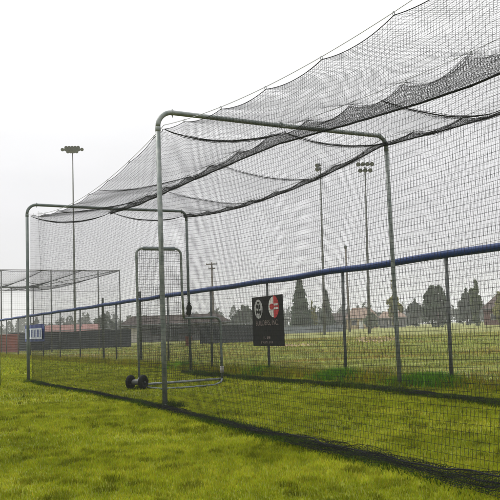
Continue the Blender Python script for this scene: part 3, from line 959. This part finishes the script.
building('barn', 'red sided barn with tall sloping roof at the right border', 'barn', 480, 548, 150, 3.0, 8.3, 12, M['barn_red'], M['barn_roof'], hip=6.2, oh=.5,
         windows=((-.7, 1.0, 1, 1),), doors=((-.2, 2.6, 2.6, M['white_trim']),))

M['slat'] = mat('blue_grey_slats', (0.13, 0.15, 0.17), 0.8, 0, (0.19, 0.21, 0.23), 2)
fa, fb = np.array(polar(281, 112)), np.array(polar(342, 118))
fl = np.linalg.norm(fb - fa)
fd = (fb - fa) / fl
of = thing('outfield_fence', 'low blue grey slatted fence in the haze below the tall conifer', 'fence', (fa[0], fa[1], 0), math.atan2(fd[1], fd[0]))
mb = MB()
k = 0.0
while k < fl:
    mb.box((k, 0, .55 + random.uniform(-.02, .02)), (.085, .02, 1.0))
    k += .105
mb.build('slat_panel', M['slat'], of)
for k in range(6):
    MB().tube([(fl * k / 5, .05, 0), (fl * k / 5, .05, 1.2)], .04, 8).build('post', M['post'], of, True)
MB().tube([(0, .04, 1.12), (fl, .04, 1.12)], .03, 8).build('rail', M['post'], of, True)

# ------------------------------------------------------------------ poles and floodlights
def floodlight(label, px, D, h, rows, width, face, r0=.12, lean=0.0):
    x, y = polar(px, D)
    t = thing('light_pole', label, 'light pole', (x, y, 0), face, 'field floodlight poles')
    MB().tube([(0, 0, -.2), (0, 0, h * .3), (0, 0, h * .65), (0, 0, h)], np.array([[r0 * 1.35, r0 * 1.15, r0 * .8, r0 * .55]]), 12).build('pole', M['pole'], t, True)
    t.rotation_euler = Matrix.Rotation(lean, 3, Vector((math.sin(YAW), math.cos(YAW), 0))).to_4x4().__matmul__(Matrix.Rotation(face, 4, 'Z')).to_euler()
    for dz, n_, wf in rows:
        MB().box((0, 0, h + dz), (width * wf, .12, .12)).build('crossarm', M['pole'], t)
        for i in range(n_):
            xx = (i - (n_ - 1) / 2) * width * wf / max(n_ - .3, 1)
            lm = MB().lathe([(.0, .25), (.11, .21), (.16, .1), (.225, -.08), (.235, -.13)], (xx, -.3, h + dz + .02), 14, (0, .85, .5)).build('lamp', M['lamp'], t, True)
            MB().lathe([(0, -.135), (.22, -.135)], (xx, -.3, h + dz + .02), 14, (0, .85, .5)).build('lens', M['lens'], lm)
    return t
floodlight('tall light pole with a wide floodlight cluster above the far left of the cage', 73, 100, 25.0, ((.26, 5, .72), (.0, 7, 1.1), (-.28, 4, .55)), 2.5, -R(22))
floodlight('tall light pole with seven lamps in two rows seen through the net', 365.5, 80, 17.45, ((.25, 4, 1), (-.42, 3, .8)), 1.75, -R(34), lean=R(1.5))
floodlight('light pole turned edge on with one dark lamp cluster, left of the seven lamp pole', 321, 84, 18.6, ((.15, 2, 1), (-.3, 2, 1)), .5, -R(100), lean=R(1.2))

ux, uy = polar(211, 100)
up = thing('utility_pole', 'wooden utility pole with two short crossarms above the blue fence cap', 'utility pole', (ux, uy, 0), -R(30))
MB().tube([(0, 0, 0), (0, 0, 4), (0, 0, 9.85)], np.array([[.17, .15, .11]]), 10).build('pole', M['wood_pole'], up, True)
for z, L_ in ((9.6, 1.5), (9.0, .85)):
    MB().box((0, -.12, z), (L_, .1, .13)).build('crossarm', M['wood_pole'], up)
    for fx in (-.45, -.2, .2, .45):
        MB().lathe([(0, 0), (.04, .02), (.05, .09), (.02, .16), (0, .17)], (fx * L_, -.12, z + .07), 8).build('insulator', M['hub'], up)
ux, uy = polar(346, 110)
u2 = thing('utility_pole', 'plain slim wooden pole with a small cap, right of the edge on light', 'utility pole', (ux, uy, 0))
MB().tube([(0, 0, 0), (0, 0, 5), (0, 0, 12.3)], np.array([[.17, .15, .12]]), 10).build('pole', M['wood_pole'], u2, True)
MB().lathe([(.12, 0), (.2, .05), (.2, .4), (.1, .5), (0, .5)], (0, 0, 11.9), 10).build('transformer', M['pole'], u2, True)

# ------------------------------------------------------------------ trees
def foliage_mat(name, c1, c2):
    m = mat(name, c1, 0.75, 0, c2, .9, spec=.15)
    t = m.node_tree
    b = t.nodes['Principled BSDF']
    tr = t.nodes.new('ShaderNodeBsdfTranslucent')
    rr = [n for n in t.nodes if n.type == 'VALTORGB'][0]
    t.links.new(rr.outputs[0], tr.inputs[0])
    x = t.nodes.new('ShaderNodeMixShader')
    x.inputs[0].default_value = .25
    t.links.new(b.outputs[0], x.inputs[1]); t.links.new(tr.outputs[0], x.inputs[2])
    t.links.new(x.outputs[0], t.nodes['Material Output'].inputs[0])
    return m
M['conifer'] = foliage_mat('conifer_needles', (0.028, 0.055, 0.026), (0.055, 0.088, 0.036))
M['dark_leaf'] = foliage_mat('dark_leaves', (0.026, 0.048, 0.022), (0.050, 0.080, 0.032))
M['green_leaf'] = foliage_mat('green_leaves', (0.045, 0.075, 0.022), (0.085, 0.115, 0.030))
M['yellow_leaf'] = foliage_mat('yellow_green_leaves', (0.13, 0.145, 0.018), (0.24, 0.22, 0.030))
M['far_leaf'] = foliage_mat('far_leaves', (0.030, 0.046, 0.030), (0.055, 0.075, 0.045))

def leaf_cloud(mb, P, size, g):
    """small bent leaf-clump quads at points P"""
    n_ = len(P)
    a = g.normal(size=(n_, 3)); a /= np.linalg.norm(a, axis=1, keepdims=True)
    b = g.normal(size=(n_, 3)); b -= (a * b).sum(1, keepdims=True) * a; b /= np.linalg.norm(b, axis=1, keepdims=True)
    s_ = size * g.uniform(.6, 1.5, (n_, 1))
    V = np.stack([P - a * s_, P + b * s_ * .55, P + a * s_, P - b * s_ * .55], 1).reshape(-1, 3)
    F = np.arange(n_ * 4).reshape(-1, 4)
    mb.add(V, F)

def crown_points(g, h, rad, base, kind, n_):
    if kind == 'conifer':
        t = g.uniform(0, 1, n_) ** .75                     # 0 top, 1 bottom
        tiers = .82 + .18 * np.abs(np.sin(t * 21 + g.normal(0, .25, n_)))
        ang = g.uniform(0, 2 * math.pi, n_)
        kb = (np.floor(t * 17) * 7 + np.floor((ang + t * 5) / .7)).astype(int)          # separate boughs of unequal reach
        lob = .72 + .55 * g.uniform(0, 1, 400)[kb % 400]
        r_2 = rad * (t ** .8) * tiers * lob * np.sqrt(g.uniform(.25, 1, n_))
        z = base + (h - base) * (1 - t) - .06 * r_2
        return np.stack([r_2 * np.cos(ang), r_2 * np.sin(ang), z], -1)
    nb = 40 if kind != 'column' else 26
    cs = []
    for k in range(nb):
        d = g.normal(size=3); d /= np.linalg.norm(d)
        d *= g.uniform(.30, 1.08)
        cs.append(d)
    cs = np.array(cs)
    cr = g.uniform(.10, .34, nb)
    k = g.integers(0, nb, n_)
    d = g.normal(size=(n_, 3)); d /= np.linalg.norm(d, axis=1, keepdims=True)
    p = cs[k] + d * (cr[k] * g.uniform(.35, 1, n_) ** .4)[:, None]
    zz_ = base + (h - base) * (p[:, 2] * .45 + .5)
    shape = np.where(p[:, 2] < -.2, 1.12, 1.12 - .62 * (p[:, 2] + .2).clip(0, 1.2))
    return np.stack([p[:, 0] * rad * shape * .85, p[:, 1] * rad * shape * .85, zz_], -1)

def tree(name, label, px, D, h, rad, base, kind, lm, n_=2600, size=.28, seed=1, group=None):
    g = np.random.default_rng(seed)
    x, y = polar(px, D)
    t = thing(name, label, 'tree' if 'shrub' not in name else 'shrub', (x, y, 0), 0, group)
    mb = MB()
    top = h * (.93 if kind == 'conifer' else .72)
    zs = np.linspace(-.1, top, 6)
    mb.tube(np.stack([.06 * rad * np.sin(zs * .9), .05 * rad * np.cos(zs * .7), zs], -1), np.linspace(.045 * h * .55, .012 * h * .4, 6)[None], 8)
    for k in range(9):
        z0 = base + (top - base) * (k + .5) / 9 * .85
        a = k * 2.4
        ln = rad * (.75 if kind != 'conifer' else .8 * (1 - z0 / h))
        mb.tube([(0, 0, z0), (ln * .5 * math.cos(a), ln * .5 * math.sin(a), z0 + ln * .3), (ln * math.cos(a), ln * math.sin(a), z0 + ln * .45)], np.array([[.012 * h * .5, .008 * h * .5, .003 * h]]), 5)
    mb.build('trunk', M['bark'], t, True)
    cb = MB()
    leaf_cloud(cb, crown_points(g, h, rad, base, kind, n_), size, g)
    cb.build('crown', lm, t)
    return t
G1 = 'trees behind the field'
tree('conifer_tree', 'tall dark cone shaped conifer just right of the black sign', 298, 150, 10.9, 2.6, .3, 'conifer', M['conifer'], 4200, .26, 3, G1)
tree('conifer_tree', 'smaller narrow dark conifer behind the edge on light pole', 324, 165, 8.6, 1.7, .4, 'conifer', M['dark_leaf'], 3000, .26, 4, G1)
tree('broadleaf_tree', 'narrow yellow green tree beside the right post of the near arch', 391, 150, 9.2, 1.5, .3, 'column', M['yellow_leaf'], 2300, .26, 5, G1)
tree('broadleaf_tree', 'dark rounded tree left of the fence post near the right side', 434, 150, 9.0, 3.3, .1, 'round', M['dark_leaf'], 4200, .28, 6, G1)
tree('broadleaf_tree', 'slim yellow green tree left of the red barn', 473, 145, 8.9, 1.5, .3, 'column', M['green_leaf'], 2300, .25, 7, G1)
tree('broadleaf_tree', 'grey green tree just left of the slim yellow green tree by the barn', 463, 175, 8.6, 2.6, .2, 'round', M['far_leaf'], 2600, .28, 8, G1)
tree('broadleaf_tree', 'round dull tree directly left of the black sign', 240, 175, 7.2, 2.9, .4, 'round', M['far_leaf'], 2600, .3, 9, G1)
tree('broadleaf_tree', 'thin yellow green tree close against the right side of the tall conifer', 310, 158, 6.3, .9, .5, 'column', M['yellow_leaf'], 900, .24, 10, G1)
tree('broadleaf_tree', 'low green tree behind the red trash can', 187, 86, 2.7, 1.0, .2, 'round', M['green_leaf'], 1500, .14, 11, G1)
tree('broadleaf_tree', 'olive tree standing over the roof of the tan house', 368, 182, 3.9, 2.2, .1, 'round', M['green_leaf'], 1800, .28, 14, G1)
tree('shrub', 'large yellow green shrub in front of the barn at right border', 497, 138, 5.6, 2.0, .0, 'round', M['yellow_leaf'], 2200, .2, 12, G1)
tree('broadleaf_tree', 'small tree between the dark rounded tree and the yellow green tree', 412, 185, 6.6, 2.6, .1, 'round', M['far_leaf'], 1800, .3, 15, G1)
tree('broadleaf_tree', 'small grey green tree behind the tall dark fence post at left', 101, 160, 5.7, 2.2, .3, 'round', M['far_leaf'], 1800, .28, 16, G1)

# far wood: one hazy mass right round the field
cb = MB()
g = np.random.default_rng(77)
pts = []
az0 = math.degrees(YAW)
a_ = az0 - 44
while a_ < az0 + 42:
    D = g.uniform(230, 380)
    h = g.uniform(5.5, 11.5) * (D / 290) * (.9 if a_ > az0 - 6 else .85)
    rad = g.uniform(2.6, 5.2)
    n_ = 420
    p = crown_points(g, h, rad, 0, 'conifer' if g.uniform() < .25 else 'round', n_)
    p[:, 0] += D * math.sin(R(a_)); p[:, 1] += D * math.cos(R(a_))
    pts.append(p)
    a_ += g.uniform(.2, .7)
leaf_cloud(cb, np.concatenate(pts), .55, g)
tag(cb.build('far_wood', M['far_leaf']), 'hazy far wood along the horizon behind the field', 'wood', None, 'stuff')

# ------------------------------------------------------------------ grass
def blades(name, P, hgt, wid, tint, lean=.45, material=None):
    n_ = len(P)
    a = rng.uniform(0, 2 * math.pi, n_)
    b = rng.uniform(0, 2 * math.pi, n_)
    dx_ = np.stack([np.cos(a), np.sin(a), np.zeros(n_)], 1) * (wid / 2)[:, None]
    ld = np.stack([np.cos(b), np.sin(b), np.zeros(n_)], 1) * (hgt * lean * rng.uniform(.2, 1.3, n_))[:, None]
    up_ = np.zeros((n_, 3)); up_[:, 2] = hgt
    base = P.copy(); base[:, 2] -= .004
    v0, v1 = base - dx_, base + dx_
    m0, m1 = P + up_ * .55 + ld * .35 - dx_ * .8, P + up_ * .55 + ld * .35 + dx_ * .8
    tp = P + up_ * .95 + ld
    V = np.stack([v0, v1, m1, m0, tp], 1).reshape(-1, 3)
    i = np.arange(n_)[:, None] * 5
    me = bpy.data.meshes.new(name)
    quads = (i + np.array([[0, 1, 2, 3]])); tris = (i + np.array([[3, 2, 4]]))
    me.vertices.add(len(V)); me.vertices.foreach_set('co', V.ravel())
    me.loops.add(n_ * 7)
    me.loops.foreach_set('vertex_index', np.concatenate([quads.ravel(), tris.ravel()]))
    me.polygons.add(n_ * 2)
    me.polygons.foreach_set('loop_start', np.concatenate([np.arange(n_) * 4, n_ * 4 + np.arange(n_) * 3]))
    me.polygons.foreach_set('loop_total', np.concatenate([np.full(n_, 4), np.full(n_, 3)]))
    at = me.attributes.new('tint', 'FLOAT_COLOR', 'POINT')
    col = np.ones((n_, 5, 4)); col[..., :3] = tint[:, None, :]
    at.data.foreach_set('color', col.ravel())
    me.materials.append(material or M['blade'])
    me.update(calc_edges=True)
    me.validate()
    return link(bpy.data.objects.new(name, me))

def wedge(n_, r0, r1, half=R(35)):
    rr = np.sqrt(rng.uniform(r0 * r0, r1 * r1, n_))
    az = YAW + rng.uniform(-half, half, n_)
    return rr * np.sin(az), rr * np.cos(az)
Ps, Hs, Ws, Ts = [], [], [], []
for r0, r1, n_, h0, w0 in ((2.6, 6.5, 165000, .021, .0045), (6.5, 11, 170000, .024, .0065), (11, 20, 150000, .029, .011), (20, 34, 90000, .05, .024), (34, 60, 60000, .06, .05)):
    x, y = wedge(int(n_ * 1.25), r0, r1)
    el_ = lambda ax, ay, a, p, q: np.hypot(((x - ax) * math.cos(a) - (y - ay) * math.sin(a)) / p, ((x - ax) * math.sin(a) + (y - ay) * math.cos(a)) / q)
    dn = np.minimum(el_(dx, dy, R(37), 1.5, 11), el_(dx2, dy2, R(32), 1.1, 4)) + .35 * (vnoise(x * 1.5, y * 1.5, 99) - .5)
    keep = ((dn > 1) | (rng.uniform(0, 1, len(x)) < .3)) & (np.abs(x - FX) > .05)
    x, y = x[keep], y[keep]
    patch = vnoise(x * 1.7, y * 1.7, 101) * .6 + vnoise(x * 5.5, y * 5.5, 102) * .4
    tuft = np.clip((vnoise(x * 5.2, y * 5.2, 103) * vnoise(x * 13, y * 13, 104) - .27) * 3.6, 0, 1)
    hh = h0 * (.55 + .9 * patch + .55 * tuft) * rng.uniform(.55, 1.35, len(x))
    ti = (.80 + .40 * rng.uniform(0, 1, len(x)) - .44 * tuft)[:, None] * np.array([[1, 1, 1]]) * (1 + rng.normal(0, .06, (len(x), 3)))  # tuft spots tinted darker: short shadow dashes put into the blade colour
    dry = rng.uniform(0, 1, len(x)) < .07
    ti[dry] *= np.array([1.35, 1.15, 2.2])
    Ps.append(np.stack([x, y, np.zeros_like(x)], 1)); Hs.append(hh); Ws.append(w0 * rng.uniform(.6, 1.3, len(x))); Ts.append(ti.clip(.1, 3))
tag(blades('lawn_grass', np.concatenate(Ps), np.concatenate(Hs), np.concatenate(Ws), np.concatenate(Ts)), 'short yellow green lawn grass round the cage', 'grass', None, 'stuff')

def strip(xf, n_, y0, y1, spread, h0, w0, tint, jit, seed, clump=.0):
    y = rng.uniform(y0, y1, n_)
    x = xf(y) + rng.normal(0, 1, n_) * (spread(y) if callable(spread) else spread)
    if clump:
        k = vnoise(y * 1.4, y * 0 + seed, seed) > clump * rng.uniform(.6, 1.4, n_)
        x, y = x[k], y[k]
    hh = h0 * (.4 + 1.0 * vnoise(y * 1.9, x * 2, seed)) * rng.uniform(.5, 1.4, len(x))
    ti = np.array([tint]) * rng.uniform(.6, 1.35, (len(x), 1)) * (1 + rng.normal(0, jit, (len(x), 3)))
    return np.stack([x, y, np.zeros_like(x)], 1), hh, w0 * rng.uniform(.6, 1.4, len(x)), ti.clip(.02, 4)
def base_tuft(x0, y0, n_, sp, h_, tint):
    x = x0 + rng.normal(0, sp, n_); y = y0 + rng.normal(0, sp, n_)
    hh = h_ * rng.uniform(.3, 1.3, n_) * np.exp(-((x - x0) ** 2 + (y - y0) ** 2) / (2 * (sp * 1.6) ** 2))
    return np.stack([x, y, np.zeros(n_)], 1), hh, .006 * rng.uniform(.6, 1.4, n_), np.array([tint]) * rng.uniform(.6, 1.3, (n_, 1))
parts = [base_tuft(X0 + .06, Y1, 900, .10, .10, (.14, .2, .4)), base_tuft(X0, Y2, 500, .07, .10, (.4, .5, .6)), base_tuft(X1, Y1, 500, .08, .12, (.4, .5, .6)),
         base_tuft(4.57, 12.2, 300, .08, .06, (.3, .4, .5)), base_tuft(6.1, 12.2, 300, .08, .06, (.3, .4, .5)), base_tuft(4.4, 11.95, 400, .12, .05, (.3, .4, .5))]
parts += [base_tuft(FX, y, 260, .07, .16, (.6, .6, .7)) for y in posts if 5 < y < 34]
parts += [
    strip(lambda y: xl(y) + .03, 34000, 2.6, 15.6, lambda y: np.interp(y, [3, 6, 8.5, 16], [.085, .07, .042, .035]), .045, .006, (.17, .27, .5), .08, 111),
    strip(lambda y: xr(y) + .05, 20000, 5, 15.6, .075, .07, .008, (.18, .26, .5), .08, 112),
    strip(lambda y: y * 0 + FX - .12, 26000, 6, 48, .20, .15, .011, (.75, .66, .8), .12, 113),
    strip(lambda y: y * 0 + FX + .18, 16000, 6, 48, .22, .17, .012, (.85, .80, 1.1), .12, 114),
]
for yc, ln, n_ in ((10.75, .55, 2600), (8.55, .75, 3400), (13.4, .3, 700), (17.5, .8, 900)):
    y = rng.normal(yc, ln * .5, n_); x = FX - .18 + rng.normal(0, .16, n_)
    hh = .21 * rng.uniform(.35, 1.2, n_) * np.exp(-((y - yc) / ln) ** 2 * .6)
    ti = np.array([[.36, .80, 1.2]]) * rng.uniform(.6, 1.25, (n_, 1))
    parts.append((np.stack([x, y, np.zeros(n_)], 1), hh, .010 * rng.uniform(.6, 1.4, n_), ti))
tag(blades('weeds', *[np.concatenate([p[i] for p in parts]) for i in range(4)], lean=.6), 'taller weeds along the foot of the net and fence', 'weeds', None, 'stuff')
